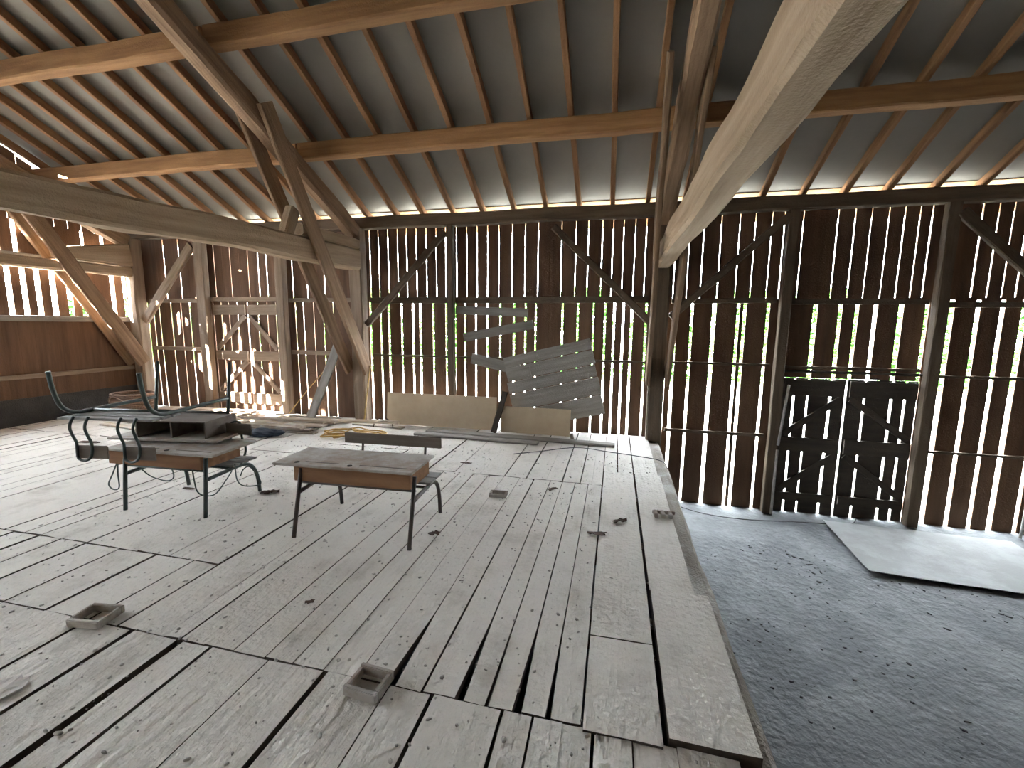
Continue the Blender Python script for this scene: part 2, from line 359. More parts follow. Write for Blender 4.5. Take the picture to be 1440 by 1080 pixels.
# double plank doors
def double_door(num, x0, x1, z0, z1, gaps, m, label_gap, battens, gw, centre, lintel=None):
    root = empty('door_%d' % num, ((x0+x1)/2, WY, z0)); tag(root, kind='structure')
    inv = root.matrix_world
    bpy.context.view_layer.update(); inv = root.matrix_world.inverted()
    def add(name, bm_, mm):
        o = link(name, bm_, mm); o.parent = root; o.matrix_parent_inverse = inv; return o
    for (a, b) in ((x0+.01, centre-.012), (centre+.012, x1-.01)):
        gs = [g for g in gaps if a+.04 < g < b-.04]
        b_ = bmesh.new(); boards(b_, gs, a, b, z0+(.004 if num == 2 else .002), z1, gw, th=.016); bmesh.ops.recalc_face_normals(b_, faces=b_.faces)
        leaf = add('door_leaf', b_, M[m[0]])
        for zz, hh in battens:
            mw, L_ = frame_mw((a+.02, WY-.02, zz), (b-.02, WY-.02, zz)); o = link('batten', timber_bm(L_, .032, hh, rough=.003, ch=.004), M[m[1]], mw=mw); o.parent = leaf
        inner_top = lambda i: battens[i][0]-battens[i][1]/2
        inner_bot = lambda i: battens[i+1][0]+battens[i+1][1]/2
        left = a < centre-.1
        for i in range(len(battens)-1):
            zt, zb = inner_top(i)-.02, inner_bot(i)+.04
            pa, pb = ((a+.06, zb), (b-.04, zt)) if left else ((a+.04, zt), (b-.06, zb))
            mw, L_ = frame_mw((pa[0], WY-.018, pa[1]), (pb[0], WY-.018, pb[1])); o = link('brace', timber_bm(L_, .028, .085, rough=.003, ch=.004), M[m[1]], mw=mw); o.parent = leaf
    return root
double_door(1, DL[0], DL[1], 0, 2.02, kk([-7.04, -6.87, -6.69, -6.25, -6.05, -5.87]), ('board', 'batten'), '', [(1.86, .18), (1.03, .17), (.24, .2)], .002, -6.47*K)
double_door(2, DR[0], DR[1], ZL-.02, .95, kk([2.42, 2.59, 2.86, 3.26, 3.57, 3.72]), ('dark_batten', 'dark_batten'), '', [(.82, .22), (.02, .2), (-.74, .12)], .026, 3.04*K)
timber('door_lintel', 'dark lintel beam over the dark double door', 'beam', (DR[0]-.05, WY-.05, 1.045), (DR[1]+.03, WY-.05, 1.045), .05, .035, M['dark_batten'], rough=.003)

# left gable wall
bm = bmesh.new()
# built along Y: boards() writes x,y -> transform afterwards
b2 = bmesh.new()
gl = sorted([4.86, 5.04, 5.21, 5.41, 5.63, 5.82, 6.3, 6.5]+[4.67, 4.48, 4.29, 4.1, 3.91, 3.72]+[3.5-.19*i for i in range(45)])
def gboards(gaps, a, b, z0, z1, gw):
    global b2
    es = [a]+sorted(g for g in gaps if a < g < b)+[b]
    for c, d in zip(es, es[1:]):
        w_ = gw*random.uniform(.8, 1.25)/2
        n = 1; yy0 = c+(w_ if c != a else 0); yy1 = d-(w_ if d != b else 0)
        ox = random.uniform(0, .006)
        box(b2, XL-.016-ox, XL-ox, yy0, yy1, z0, z1)
gboards(gl, FRONT, WY, 1.72, 2.62, .062)
gboards(sorted([4.8, 5.0, 5.4, 5.9, 6.2]+[4.5, 4.2, 3.9]+[3.6-.24*i for i in range(36)]), FRONT, WY, 2.62, 3.175, .05)
# solid lower part: butted boards with faint steps
y = FRONT
while y < WY:
    w_ = random.uniform(.15, .21); ox = random.uniform(0, .012)
    box(b2, XL-.02-ox, XL-ox, y, min(WY, y+w_-.001), .42, 1.66+random.uniform(-.02, .01)); y += w_
# triangular gable above, boards cut to the slope
y = FRONT
while y < WY-.05:
    w_ = .19; ox = random.uniform(0, .006)
    def zt(v): return (roofz(v) if v > RIDGE else roofz(2*RIDGE-v))+.10
    dd = random.choice([0, 0, .03, .10]) if y > 3.6 else 0
    a_, c_ = y+.005, y+w_-.005
    hexa(b2, [(XL-.016-ox, a_, 3.17), (XL-ox, a_, 3.17), (XL-ox, c_, 3.17), (XL-.016-ox, c_, 3.17), (XL-.016-ox, a_, zt(a_)-dd), (XL-ox, a_, zt(a_)-dd), (XL-ox, c_, zt(c_)-dd), (XL-.016-ox, c_, zt(c_)-dd)]); y += w_
box(b2, XL-.03, XL+.004, FRONT, WY, 1.62, 1.72)
tag(link('wall_left', b2, M['board']), kind='structure')
bm.free(); bm = bmesh.new(); box(bm, XL-.06, XL+.02, FRONT, WY, -1.0, .42); tag(link('wall_left', bm, M['plinth']), kind='structure')
timber('wall_batten', 'pale horizontal batten low on the brown left wall', 'batten', (XL+.02, 3.2, .76), (XL+.02, 6.5, .76), .04, .07, M['batten'], rough=.004, ch=.005)
timber('wall_rail', 'horizontal rail under the bright slits of the left wall', 'rail', (XL+.03, FRONT+.3, 1.67), (XL+.03, 6.5, 1.67), .06, .09, M['greyplank'], rough=.004, ch=.006)
timber('wall_rail', 'horizontal rail high on the left wall between the two rows of slits', 'rail', (XL+.03, FRONT+.3, 2.64), (XL+.03, 6.5, 2.64), .05, .08, M['greyplank'], rough=.004, ch=.006)

# right gable wall and the front side (behind the camera, barn bay left open)
bm = bmesh.new()
y = FRONT
while y < WY:
    zt = 3.30+SL*min(6.66-y, y-(2*RIDGE-6.66)); box(bm, XR, XR+.02, y, y+.201, ZL, max(3.3, zt+.1)); y += .2
tag(link('wall_right', bm, M['board']), kind='structure')
bm = bmesh.new(); x = XL
while x < XR:
    box(bm, x, x+.206, FRONT-.02, FRONT, ZL, 3.42)
    x += .205
tag(link('wall_front', bm, M['board']), kind='structure')

# ------------------------------------------------------------------ roof
def slab_strip(bm, y0, y1, off, x0=XL-.3, x1=XR+.3, th=.004, wave=0):
    n = 80; rows = []
    for yy in (y0, (y0+y1)/2, y1):
        rows.append([bm.verts.new((x0+(x1-x0)*i/n, yy, roofz(yy)+off+wave*noise.noise((i*.9, yy*2, 0)))) for i in range(n+1)])
    for j in range(2):
        for i in range(n): bm.faces.new((rows[j][i], rows[j][i+1], rows[j+1][i+1], rows[j+1][i]))
bm = bmesh.new()
slab_strip(bm, RIDGE, 2.45, .122, wave=.006); slab_strip(bm, 2.4, 3.85, .116, wave=.006); slab_strip(bm, 3.8, 5.27, .122, wave=.006); slab_strip(bm, 5.22, 6.72, .114, wave=.008)
tag(link('ceiling', bm, M['membrane'], smooth=True), kind='structure')
bm = bmesh.new()   # sheets over the membrane and the other slope
n = 1
def sheet(a, b, za, zb, th):
    hexa(bm, [(XL-.35, a, za), (XR+.35, a, za), (XR+.35, b, zb), (XL-.35, b, zb), (XL-.35, a, za+th), (XR+.35, a, za+th), (XR+.35, b, zb+th), (XL-.35, b, zb+th)])
sheet(RIDGE, 7.25, roofz(RIDGE)+.15, roofz(7.25)+.15, .03)
sheet(2*RIDGE-7.25, RIDGE, roofz(7.25)+.15, roofz(RIDGE)+.15, .03)
tag(link('roof_sheets', bm, M['membrane']), kind='structure')
bm = bmesh.new()
for (a, b) in ((6.70, 6.85), (6.855, 7.02), (7.025, 7.24)):
    hexa(bm, [(XL-.3, a, roofz(a)+.103), (XR+.3, a, roofz(a)+.103), (XR+.3, b, roofz(b)+.103), (XL-.3, b, roofz(b)+.103), (XL-.3, a, roofz(a)+.125), (XR+.3, a, roofz(a)+.125), (XR+.3, b, roofz(b)+.125), (XL-.3, b, roofz(b)+.125)])
tag(link('eave_boards', bm, M['sark']), kind='structure')

# rafters
TX = [-8.85, -4.15, .60, 5.30]
raf = []
x = -.12+.483*-18
bay = {0: 'left', 1: 'middle', 2: 'right'}
cnt = {}
lb = {'left': 'thin sloping rafter under the roof in the left bay, %s from the left gable', 'middle': 'thin sloping rafter under the roof in the middle bay, %s after the left truss', 'right': 'thin sloping rafter under the roof in the right bay, %s after the centre truss'}
proto = None
for k in range(-18, 13):
    x = -.12+.483*k
    if x < XL+.05: continue
    b = 'left' if x < -4.15 else 'middle' if x < .6 else 'right'
    cnt[b] = cnt.get(b, -1)+1
    xx = x+random.uniform(-.012, .012)
    s = random.uniform(-.02, .02)
    timber('roof_rafter', lb[b] % ordinal(cnt[b]), 'rafter', (xx, 7.12, roofz(7.12)+.053), (xx+s, RIDGE+.02, roofz(RIDGE)+.053), random.uniform(.055, .068), .098, M['rafter'], rough=.006, ch=.006, group='roof rafters')
# purlins, one length per bay
PUR = [(5.36, 'lower'), (4.07, 'middle'), (2.78, 'upper'), (1.5, 'top')]
for py, nm in PUR:
    for i, bname in ((0, 'left'), (1, 'middle'), (2, 'right')):
        if py < 3 and bname == 'right' and False: continue
        x0, x1 = TX[i]+(-.15 if i == 0 else .02), TX[i+1]-.02
        dz = 0
        if nm == 'lower' and bname == 'right': dz = .0
        h = .20
        timber('roof_purlin', '%s purlin of the %s bay carrying the thin rafters' % (nm, bname), 'purlin', (x0, py-.05, roofz(py)-h/2+dz), (x1, py-.05, roofz(py)-h/2+dz), .15, h, M['purlin'], rough=.010, ch=.015, group='roof purlins')
# wall plates
for i, bname in ((0, 'left'), (1, 'middle'), (2, 'right')):
    timber('wall_plate', 'dark wall plate on top of the slatted back wall in the %s bay' % bname, 'beam', (TX[i]-.05, 6.62, 3.24), (TX[i+1]-.06, 6.62, 3.24), .16, .18, M['post'], rough=.008, ch=.015, group='wall plates')
timber('ridge_beam', 'ridge beam at the top of the roof', 'beam', (XL-.2, RIDGE, roofz(RIDGE)-.05), (XR, RIDGE, roofz(RIDGE)-.05), .16, .2, M['purlin'])

# ------------------------------------------------------------------ trusses
def truss(X, where, floor_z=0, tie_w=.22, curved=False, tiez=(2.43, 2.86)):
    # principal rafter under the purlins
    def prin(y): return roofz(y)-.20-.02
    timber('principal_rafter', 'heavy sloping principal rafter of the %s truss' % where, 'beam', (X, 6.45, prin(6.45)-.12), (X, RIDGE+.1, prin(RIDGE+.1)-.12), .19, .24, M['truss'], rough=.02, ch=.03, group=None)
    # post at the wall
    timber('truss_post', 'main wall post carrying the %s truss' % where, 'post', (X, 6.56, floor_z), (X, 6.56, 3.15), .22, .2, M['post' if X > 0 else 'batten'], upv=(0, 1, 0), rough=.012, ch=.02)  # left posts take paler wood to carry their light, right ones darker for shade
    # twin struts, one each side of the tie beam
    for s, nm in ((1, 'right'), (-1, 'left')):
        xs = X+s*(tie_w/2+.052); xt = xs-(.08 if X == TX[2] and s < 0 else 0)
        timber('truss_strut', '%s plank of the twin slanting strut clasping the %s tie beam' % (nm, where), 'strut', (xs, 6.48, .86), (xt, 4.55, 4.12), .055, .235, M['truss'], upv=(0, 1, 0), rough=.010, ch=.012, side=0)
truss(TX[0], 'far left gable', tie_w=.15); truss(TX[1], 'left'); truss(TX[2], 'centre', floor_z=-.3, tie_w=.16)
timber('tie_beam', 'massive pale hewn tie beam of the centre truss running overhead', 'beam', (.595, 6.48, 2.575), (.585, -4.9, 2.575), .20, .28, M['tie'], rough=.012, ch=.028)
timber('tie_beam', 'grey bowed tie beam of the left truss spanning toward the camera', 'beam', (-4.15, 6.45, 2.66), (-4.15, -4.9, 2.05), .24, .32, M['tie'], rough=.02, ch=.03, bow=.10, h1=.16)
timber('sole_piece', 'short hewn timber lying on the wall end of the left tie beam', 'beam', (-4.15, 6.45, 2.90), (-4.15, 5.15, 2.865), .22, .15, M['tie'], rough=.014, ch=.02)
timber('tie_beam', 'bowed grey tie beam against the far left gable', 'beam', (-8.85, 6.45, 2.54), (-8.85, -4.9, 2.48), .2, .17, M['tie'], rough=.012, ch=.03)
timber('sole_piece', 'deep wedge-shaped timber on the wall end of the far left tie beam', 'beam', (-8.85, 6.45, 2.84), (-8.85, 5.35, 2.72), .19, .40, M['tie'], rough=.014, ch=.02, h1=.16)
timber('cleat_block', 'upright wedge block set on the left tie beam beside the strut', 'block', (-4.13, 4.93, 2.74), (-4.13, 5.08, 3.10), .13, .15, M['tie'], upv=(0, 1, 0), rough=.01, ch=.02)

# studs and braces in the back wall
def stud(x, z0, z1, label, w=.15, d=.12, m='post'):
    timber('wall_stud', label, 'post', (x, WY-.005-d/2-.05, z0), (x, WY-.005-d/2-.05, z1), w, d, M[m], upv=(0, 1, 0), rough=.008, ch=.012)
stud(-7.36, 0, 3.15, 'pale wall stud left of the braced double door', w=.2, m='batten')  # paler wood on the left studs paints in the light they catch
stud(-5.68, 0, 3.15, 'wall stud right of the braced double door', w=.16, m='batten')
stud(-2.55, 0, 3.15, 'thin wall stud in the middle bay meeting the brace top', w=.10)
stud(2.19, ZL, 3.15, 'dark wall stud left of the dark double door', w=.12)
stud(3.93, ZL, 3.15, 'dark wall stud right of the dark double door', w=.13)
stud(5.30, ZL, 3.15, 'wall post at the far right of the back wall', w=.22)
def brace(a, b, label, w=.10, m='post'):
    timber('wall_brace', label, 'brace', (a[0], 6.56, a[1]), (b[0], 6.56, b[1]), .07, w, M[m], rough=.01, ch=.012)
brace((-4.02, 1.62), (-2.62, 3.05), 'slanting brace rising right from the left truss post')
brace((-.93, 3.06), (.46, 1.70), 'slanting brace falling right to the centre post')
brace((2.14, 3.08), (.74, 1.76), 'dark slanting brace falling left to the centre post')
brace((3.99, 3.04), (5.15, 1.92), 'slanting brace at the right edge of the view', w=.12)
brace((-7.48, 3.0), (-8.72, 1.66), 'pale slanting brace in the far left corner of the back wall', w=.16, m='batten')

# ------------------------------------------------------------------ school desks
def part(name, bm_, m, parent, smooth=False): return link(name, bm_, m, parent, smooth=smooth)
def leg_front(x, H, lean): 
    b_ = bmesh.new(); tube(b_, [(x, 0, 0), (x, lean, H-.04)], .016); return b_
def leg_rear(x, D, sh, y1):
    b_ = bmesh.new()
    pts = [(x, D, 0), (x, D-.015, .14), (x, D-.05, sh-.11), (x, D-.11, sh-.045), (x, D-.2, sh-.02), (x, D-.32, sh-.02), (x, y1, sh-.03)]
    tube(b_, pts, .0165, smooth=5); return b_
def desk(kind, label, loc, rz, w, D, H, sh, top_x, tmat, mw=None, metal='green_metal', back='single', lean=.1, ty=(.09, .55), bh=.145, bm_='desk_box', bxe=None):
    root = empty('school_desk', loc, rz, mw); tag(root, label, 'desk')
    for x in (-w/2, w/2):
        part('leg', leg_front(x, H, lean), M[metal], root); part('leg', leg_rear(x, D, sh, lean*.7), M[metal], root)
    # table top with grooves and two ink wells
    b_ = bmesh.new(); y0, y1 = ty; box(b_, top_x[0], top_x[1], y0, y1, H-.02, H, bevel=.004)
    top = part('desktop', b_, M['desk_top'], root)
    for px in (top_x[0]+.18, (top_x[0]+top_x[1])/2+.05):
        b_ = bmesh.new(); bmesh.ops.create_cone(b_, cap_ends=True, segments=16, radius1=.02, radius2=.02, depth=.004, matrix=Matrix.Translation((px, y0+.055, H+.001))); part('ink_well', b_, M['void'], top)
    for (a, c) in ((top_x[0]+.24, (top_x[0]+top_x[1])/2-.06), ((top_x[0]+top_x[1])/2+.12, top_x[1]-.08)):
        b_ = bmesh.new(); box(b_, a, c, y0+.075, y0+.088, H, H+.002); part('pen_groove', b_, M['desk_back'], top)
    # open book box: sides, bottom, back and the front board
    bx0, bx1 = -w/2-.06 if kind == 'A' else -w/2-.16, w/2-.035
    if bxe: bx0, bx1 = bxe
    h0, h1 = H-bh, H-.02
    b_ = bmesh.new(); box(b_, bx0, bx1, y0+.03, y0+.045, h0+.0, h1-.012, bevel=.003)
    part('front_board', b_, M[bm_], root)
    b_ = bmesh.new()
    box(b_, bx0, bx1, y0+.045, y1-.05, h0, h0+.012)
    for xx in (bx0, (bx0+bx1)/2, bx1-.014): box(b_, xx, xx+.014, y0+.045, y1-.05, h0+.012, h1)
    part('book_box', b_, M[bm_], root)
    b_ = bmesh.new(); tube(b_, [(-w/2, y0+.05, h0-.012), (w/2, y0+.05, h0-.012)], .011); part('cross_bar', b_, M[metal], root)
    b_ = bmesh.new(); tube(b_, [(-w/2, D-.3, sh-.02), (w/2, D-.3, sh-.02)], .011); part('cross_bar', b_, M[metal], root)
    # seat slats
    if kind == 'A': sl = [(D-.29, D-.17), (D-.155, D-.03)]
    else: sl = [(D-.32, D-.24), (D-.22, D-.14), (D-.12, D-.04)]
    for a, c in sl:
        b_ = bmesh.new(); box(b_, -w/2-.03, w/2+.03, a, c, sh-.004, sh+.014, bevel=.004); part('seat_slat', b_, M['slat'], root)
    if kind == 'A':
        for x in (-w*.32, w*.32):
            b_ = bmesh.new(); tube(b_, [(x, D-.05, sh-.01), (x, D+.03, sh+.02), (x, D+.09, sh+.1), (x, D+.11, sh+.2), (x, D+.12, sh+.26)], .011, smooth=4); part('back_support', b_, M[metal], root)
        b_ = bmesh.new(); box(b_, -w/2-.005, w/2-.02, D+.095, D+.112, sh+.185, sh+.285, bevel=.004); part('backrest', b_, M['desk_back'], root)
    else:
        for cx in (-w/4-.01, w/4+.02):
            side_ = lambda x: [(x, D-.045, sh-.012), (x, D-.018, sh+.025), (x, D-.006, sh+.075), (x, D-.022, sh+.14), (x, D-.042, sh+.20), (x, D-.04, sh+.27)]
            mid_ = [(cx-.05, D-.03, sh+.325), (cx, D-.028, sh+.345), (cx+.05, D-.03, sh+.325)]
            b_ = bmesh.new(); tube(b_, side_(cx-.065)+mid_+side_(cx+.065)[::-1], .0105, smooth=5); part('back_support', b_, M[metal], root)
            b_ = bmesh.new(); box(b_, cx-.09, cx+.19, D-.062, D-.050, sh+.225, sh+.335, bevel=.005); part('backrest', b_, M['desk_back'], root)
    return root
desk('A', 'brown metal-legged double school desk with single backrest standing alone', (-1.885, 2.735, 0), R(2.5), .95, .66, .555, .365, (-.70, .47), None, metal='brown_metal', lean=.13)
d2 = desk('B', 'green-legged school desk with an upturned desk stacked on top', (-3.725, 2.80, 0), R(3), .82, .62, .55, .35, (-.58, .52), None, lean=.05, ty=(.0, .5))
# wire bag hooks hanging under it
def hook(pts):
    b_ = bmesh.new(); tube(b_, pts, .0055, seg=6, smooth=6); part('bag_hook', b_, M['green_metal'], d2)
hook([(-.50, .05, .42), (-.56, .04, .30), (-.60, .03, .21), (-.55, .03, .165), (-.49, .03, .19), (-.50, .04, .30), (-.50, .05, .42)])
hook([(-.50, .07, .42), (-.44, .1, .41), (-.38, .13, .35), (-.30, .16, .26), (-.16, .18, .22), (-.08, .18, .26), (-.07, .16, .36), (-.07, .14, .42)])
hook([(.30, .02, .41), (.31, .02, .30), (.33, .02, .22), (.38, .03, .185), (.46, .06, .19), (.50, .12, .27), (.53, .18, .36)])
hook([(.50, .25, .40), (.50, .26, .25), (.55, .28, .19), (.66, .33, .19), (.66, .34, .24), (.58, .33, .35), (.52, .32, .33), (.50, .30, .27)])
# the upturned one
ang = R(9)
Tm = Matrix.Translation((-4.09, 3.50, 1.25)) @ Matrix.Rotation(ang, 4, 'Z') @ Matrix.Rotation(math.pi, 4, 'X')
desk('B', 'upside-down school desk lying legs up on the left desk', None, 0, .76, .98, .68, .38, (-.48, .58), None, mw=Tm, lean=.1, ty=(.02, .5), bh=.175, bm_='desk_back', bxe=(-.24, .44))

# ------------------------------------------------------------------ small wooden frames on the floor
def wood_frame(loc, rz, label, w=.19, d=.155, h=.045, t=.022):
    root = empty('shallow_wooden_tray', loc, rz); tag(root, label, 'frame', 'small square wooden frames on the plank floor')
    for (x0, x1, y0, y1) in ((-w/2, w/2, -d/2, -d/2+t), (-w/2, w/2, d/2-t, d/2), (-w/2, -w/2+t, -d/2+t, d/2-t), (w/2-t, w/2, -d/2+t, d/2-t)):
        b_ = bmesh.new(); box(b_, x0, x1, y0, y1, 0, h+random.uniform(-.004, .004), bevel=.004); part('slat', b_, M['frame'], root)
wood_frame((-2.745, 1.64, .003), R(8), 'small square wooden frame on planks at the left front')
wood_frame((-1.03, 1.59, .003), R(-4), 'small square wooden frame nearest the camera at the bottom centre', w=.17, d=.15)
wood_frame((-1.04, 3.90, .003), R(5), 'small flat wooden frame behind and right of the single desk', w=.17, d=.11, h=.035)
root = empty('slatted_block', (.47, 3.80, .012), R(4)); tag(root, 'small pale three-slat wooden piece near the platform edge', 'block')
for i in range(3):
    b_ = bmesh.new(); box(b_, -.085+i*.06, -.055+i*.06, -.05, .04, 0, .04, bevel=.004); part('slat', b_, M['frame'], root)
b_ = bmesh.new(); box(b_, -.09, .10, .04, .055, 0, .03, bevel=.003); part('slat', b_, M['frame'], root)

# ------------------------------------------------------------------ things along the back wall
# big diagonal plank panel leaning on the wall
bm = bmesh.new(); w = 1.36; zz = 0
hs = [.30, .27, .19, .22, .17]
for h in hs:
    x0 = random.uniform(-.02, .03); x1 = w+random.uniform(-.03, .02)
    box(bm, x0, x1, -.012, .012, zz, zz+h-.012, bevel=.003); zz += h
mwp = Matrix.Translation((-1.42, 6.52, .018)) @ Matrix.Rotation(R(-14), 4, 'Y') @ Matrix.Rotation(R(0), 4, 'X')
o = link('plank_panel', bm, M['greyplank'], mw=mwp); tag(o, 'large grey panel of slanting planks leaning on the middle of the back wall', 'panel')
bm = bmesh.new(); box(bm, .25, .40, -.03, -.012, .75, .93, bevel=.003)
oo = link('patch_block', bm, M['greyplank'], parent=o)
def flat_board(name, label, cat, p, w, h, th, rx, rz, m, ry=0, group=None):
    b_ = bmesh.new(); box(b_, 0, w, -th/2, th/2, 0, h, bevel=.003)
    mw_ = Matrix.Translation(p) @ Matrix.Rotation(rz, 4, 'Z') @ Matrix.Rotation(ry, 4, 'Y') @ Matrix.Rotation(rx, 4, 'X')
    return tag(link(name, b_, M[m], mw=mw_), label, cat, group)
flat_board('wall_patch_board', 'horizontal grey board nailed across slits just under the middle rail', 'board', (-2.5, 6.66, 1.80), 1.18, .13, .02, 0, 0, 'greyplank', ry=R(2))
flat_board('wall_patch_board', 'dark grey board nailed across slits right of the thin stud', 'board', (-2.35, 6.655, 1.36), 1.15, .14, .02, 0, 0, 'greyplank', ry=R(-11))
flat_board('wall_patch_board', 'slanting grey board nailed low across slits left of the plank panel', 'board', (-2.25, 6.655, 1.02), .8, .17, .02, 0, 0, 'greyplank', ry=R(12))
flat_board('plywood_sheet', 'wide beige plywood sheet standing low against the back wall', 'sheet', (-3.62, 6.40, 0.002), 1.86, .52, .012, R(-6), R(.8), 'ply')
flat_board('plywood_sheet', 'narrower pinkish beige sheet in front of the grey plank panel', 'sheet', (-1.66, 6.36, 0.002), 1.06, .40, .012, R(-8), R(-1), 'ply', ry=R(0))
timber('leaning_board', 'narrow dark board standing between the two beige sheets', 'board', (-1.76, 6.28, .0), (-1.62, 6.44, .62), .03, .09, M['dark_batten'], upv=(1, 0, 0), rough=.003)
timber('leaning_plank', 'grey plank leaning against the back wall beside the left truss post', 'plank', (-4.86, 6.10, .04), (-4.55, 6.52, 1.28), .03, .17, M['greyplank'], upv=(1, 0, 0), rough=.006)
timber('wooden_stub', 'small upright stub of wood by the right end of the floor planks', 'block', (-.53, 6.1, 0), (-.56, 6.1, .11), .05, .03, M['plank'], upv=(0, 1, 0), rough=.002)
# long planks on the floor in front
timber('long_plank', 'long dusty plank on the floor along the back wall, nearer of two', 'plank', (-2.85, 5.86, .022), (-.98, 5.80, .022), .12, .035, M['greyplank'], rough=.004)
timber('long_plank', 'long dusty plank on the floor along the back wall, farther of two', 'plank', (-2.75, 6.08, .022), (.05, 5.98, .022), .15, .035, M['greyplank'], rough=.004)
timber('wooden_pole', 'long pale round pole lying across the plank pile', 'pole', (-6.6, 5.42, .16), (-3.2, 6.02, .13), .055, .055, M['plank'], rough=.004, ch=.018)
# sunlit pile of loose planks
n = 0
pile = []
for lay in range(3):
    for j in range(6):
        y0 = 5.42+j*.165+random.uniform(-.02, .02)
        L_ = random.uniform(1.6, 2.3); xc = random.uniform(-7.2, -6.75)
        rot = random.uniform(-.06, .06)*(1+lay)
        z = .016+lay*.034
        pile.append((xc, y0, z, L_, rot))
for i, (xc, y0, z, L_, rot) in enumerate(pile):
    dx = math.cos(rot)*L_/2; dy = math.sin(rot)*L_/2*.5
    timber('loose_plank', 'weathered plank in the sunlit pile, %s row from the front, %s layer' % (ordinal(i % 6), ['bottom', 'middle', 'top'][i//6]), 'plank', (xc-dx, y0-dy, z), (xc+dx, y0+dy, z), random.uniform(.10, .15), .026, M['plank'], rough=.004, ch=.004, group='sunlit planks piled before the back wall')
for lay in range(3):
    for j in range(5):
        y0 = 5.52+j*.175+random.uniform(-.015, .015); L_ = random.uniform(.95, 1.25); xc = -4.95+random.uniform(-.08, .08); rot = random.uniform(-.05, .05)*(1+lay)
        timber('short_plank', 'short board heaped by the leaning plank, %s row from front, %s layer' % (ordinal(j), ['bottom', 'middle', 'top'][lay]), 'plank', (xc-L_/2, y0-rot*L_/3, .016+lay*.032), (xc+L_/2, y0+rot*L_/3, .016+lay*.032), random.uniform(.09, .14), .025, M['plank' if random.random() < .7 else 'greyplank'], rough=.003, ch=.004, group='short boards heaped before the back wall')
for i, (a, b, nm) in enumerate((((-7.9, 5.15, .016), (-6.5, 4.95, .016), 'pale loose plank lying flat left of the stacked desks'), ((-5.9, 4.92, .016), (-4.8, 4.86, .016), 'short pale plank on the floor right of the plank pile'), ((-4.1, 6.22, .016), (-3.2, 6.15, .016), 'short pale plank on the floor right of the left truss post'))):
    timber('loose_plank', nm, 'plank', a, b, .13, .026, M['plank'], rough=.004, ch=.004)
# dark blue bundle
bm = bmesh.new(); bmesh.ops.create_icosphere(bm, subdivisions=4, radius=1)
for v in bm.verts:
    d = 1+.35*noise.noise(v.co*2.2); v.co = Vector((v.co.x*.30*d, v.co.y*.13*d, max(-.045, v.co.z*.06*d)))
tag(link('cloth_bundle', bm, M['tarp'], mw=Matrix.Translation((-4.95, 5.22, .047)), smooth=True), 'dark blue crumpled cloth bundle at the right of the plank pile', 'cloth')
# round coiled basket by the left wall
root = empty('round_basket', (-8.22, 5.85, 0)); tag(root, 'round reddish coiled basket on the floor by the left wall', 'basket')
b_ = bmesh.new(); nr = 11
for i in range(nr):
    z = .02+i*.036; rr = .235+.04*math.sin(i/nr*2.2)
    tube(b_, [(rr*1.25*math.cos(a), rr*math.sin(a), z) for a in [2*math.pi*k/40 for k in range(41)]], .021, seg=6)
part('coil_wall', b_, M['straw'], root)
b_ = bmesh.new(); bmesh.ops.create_cone(b_, cap_ends=True, segments=32, radius1=.23, radius2=.23, depth=.02, matrix=Matrix.Translation((0, 0, .03))); part('bottom', b_, M['straw'], root)
b_ = bmesh.new(); tube(b_, [(-.24, -.20, .12), (-.17, -.27, .3), (-.04, -.29, .36), (.08, -.29, .33), (.17, -.25, .26)], .012, seg=6, smooth=6); part('handle', b_, M['straw'], root)
# yellow hose coil and wires
def wire(name, label, cat, pts, r, m, smooth=6):
    b_ = bmesh.new(); P = [Vector(p) for p in pts]; o_ = P[0].copy(); tube(b_, [p-o_ for p in P], r, seg=6, smooth=smooth)
    return tag(link(name, b_, M[m], mw=Matrix.Translation(o_)), label, cat)
pts = []
for k in range(60):
    a = k*.42; rr = .30+.10*math.sin(k*.31); pts.append((-3.72+rr*1.25*math.cos(a)+.12*math.sin(k*.9), 5.55+rr*.7*math.sin(a)+.05*math.sin(k*1.7), .02+.0009*k+.008*math.sin(k)))
wire('hose_coil', 'loose coil of yellow hose on the floor before the truss post', 'hose', pts, .011, 'yellow', 3)
wire('bent_hoop', 'small thin dark hoop standing near the left end of the beige sheet', 'hoop', [(-3.66, 6.05, .02), (-3.62, 6.07, .13), (-3.48, 6.08, .17), (-3.36, 6.08, .11), (-3.33, 6.07, .02)], .008, 'scrap')
wire('yellow_stick', 'thin yellow stick leaning on the left truss post', 'stick', [(-3.98, 6.30, .02), (-3.95, 6.5, .95)], .012, 'yellow', 0)
wire('yellow_wire', 'thin yellow wire stretched from floor to the leaning grey plank', 'wire', [(-5.45, 6.3, .05), (-5.1, 6.4, .5), (-4.68, 6.45, .93)], .008, 'yellow')
wire('power_cable', 'thin grey cable lying across the far end of the plank floor', 'cable', [(-1.2, 5.25, .012), (-.9, 5.45, .012), (-.45, 5.75, .012), (0, 5.65, .012), (.35, 5.55, .014), (.62, 5.45, .0), (.70, 5.4, -.12)], .006, 'cable')
wire('power_cable', 'thin dark cable on the lower floor running to the dark double door', 'cable', [(.92, 6.5, ZL+.02), (1.3, 6.28, ZL+.015), (1.8, 6.22, ZL+.015), (2.4, 6.3, ZL+.015), (3.1, 6.4, ZL+.015), (3.3, 6.6, ZL+.02)], .008, 'cable')
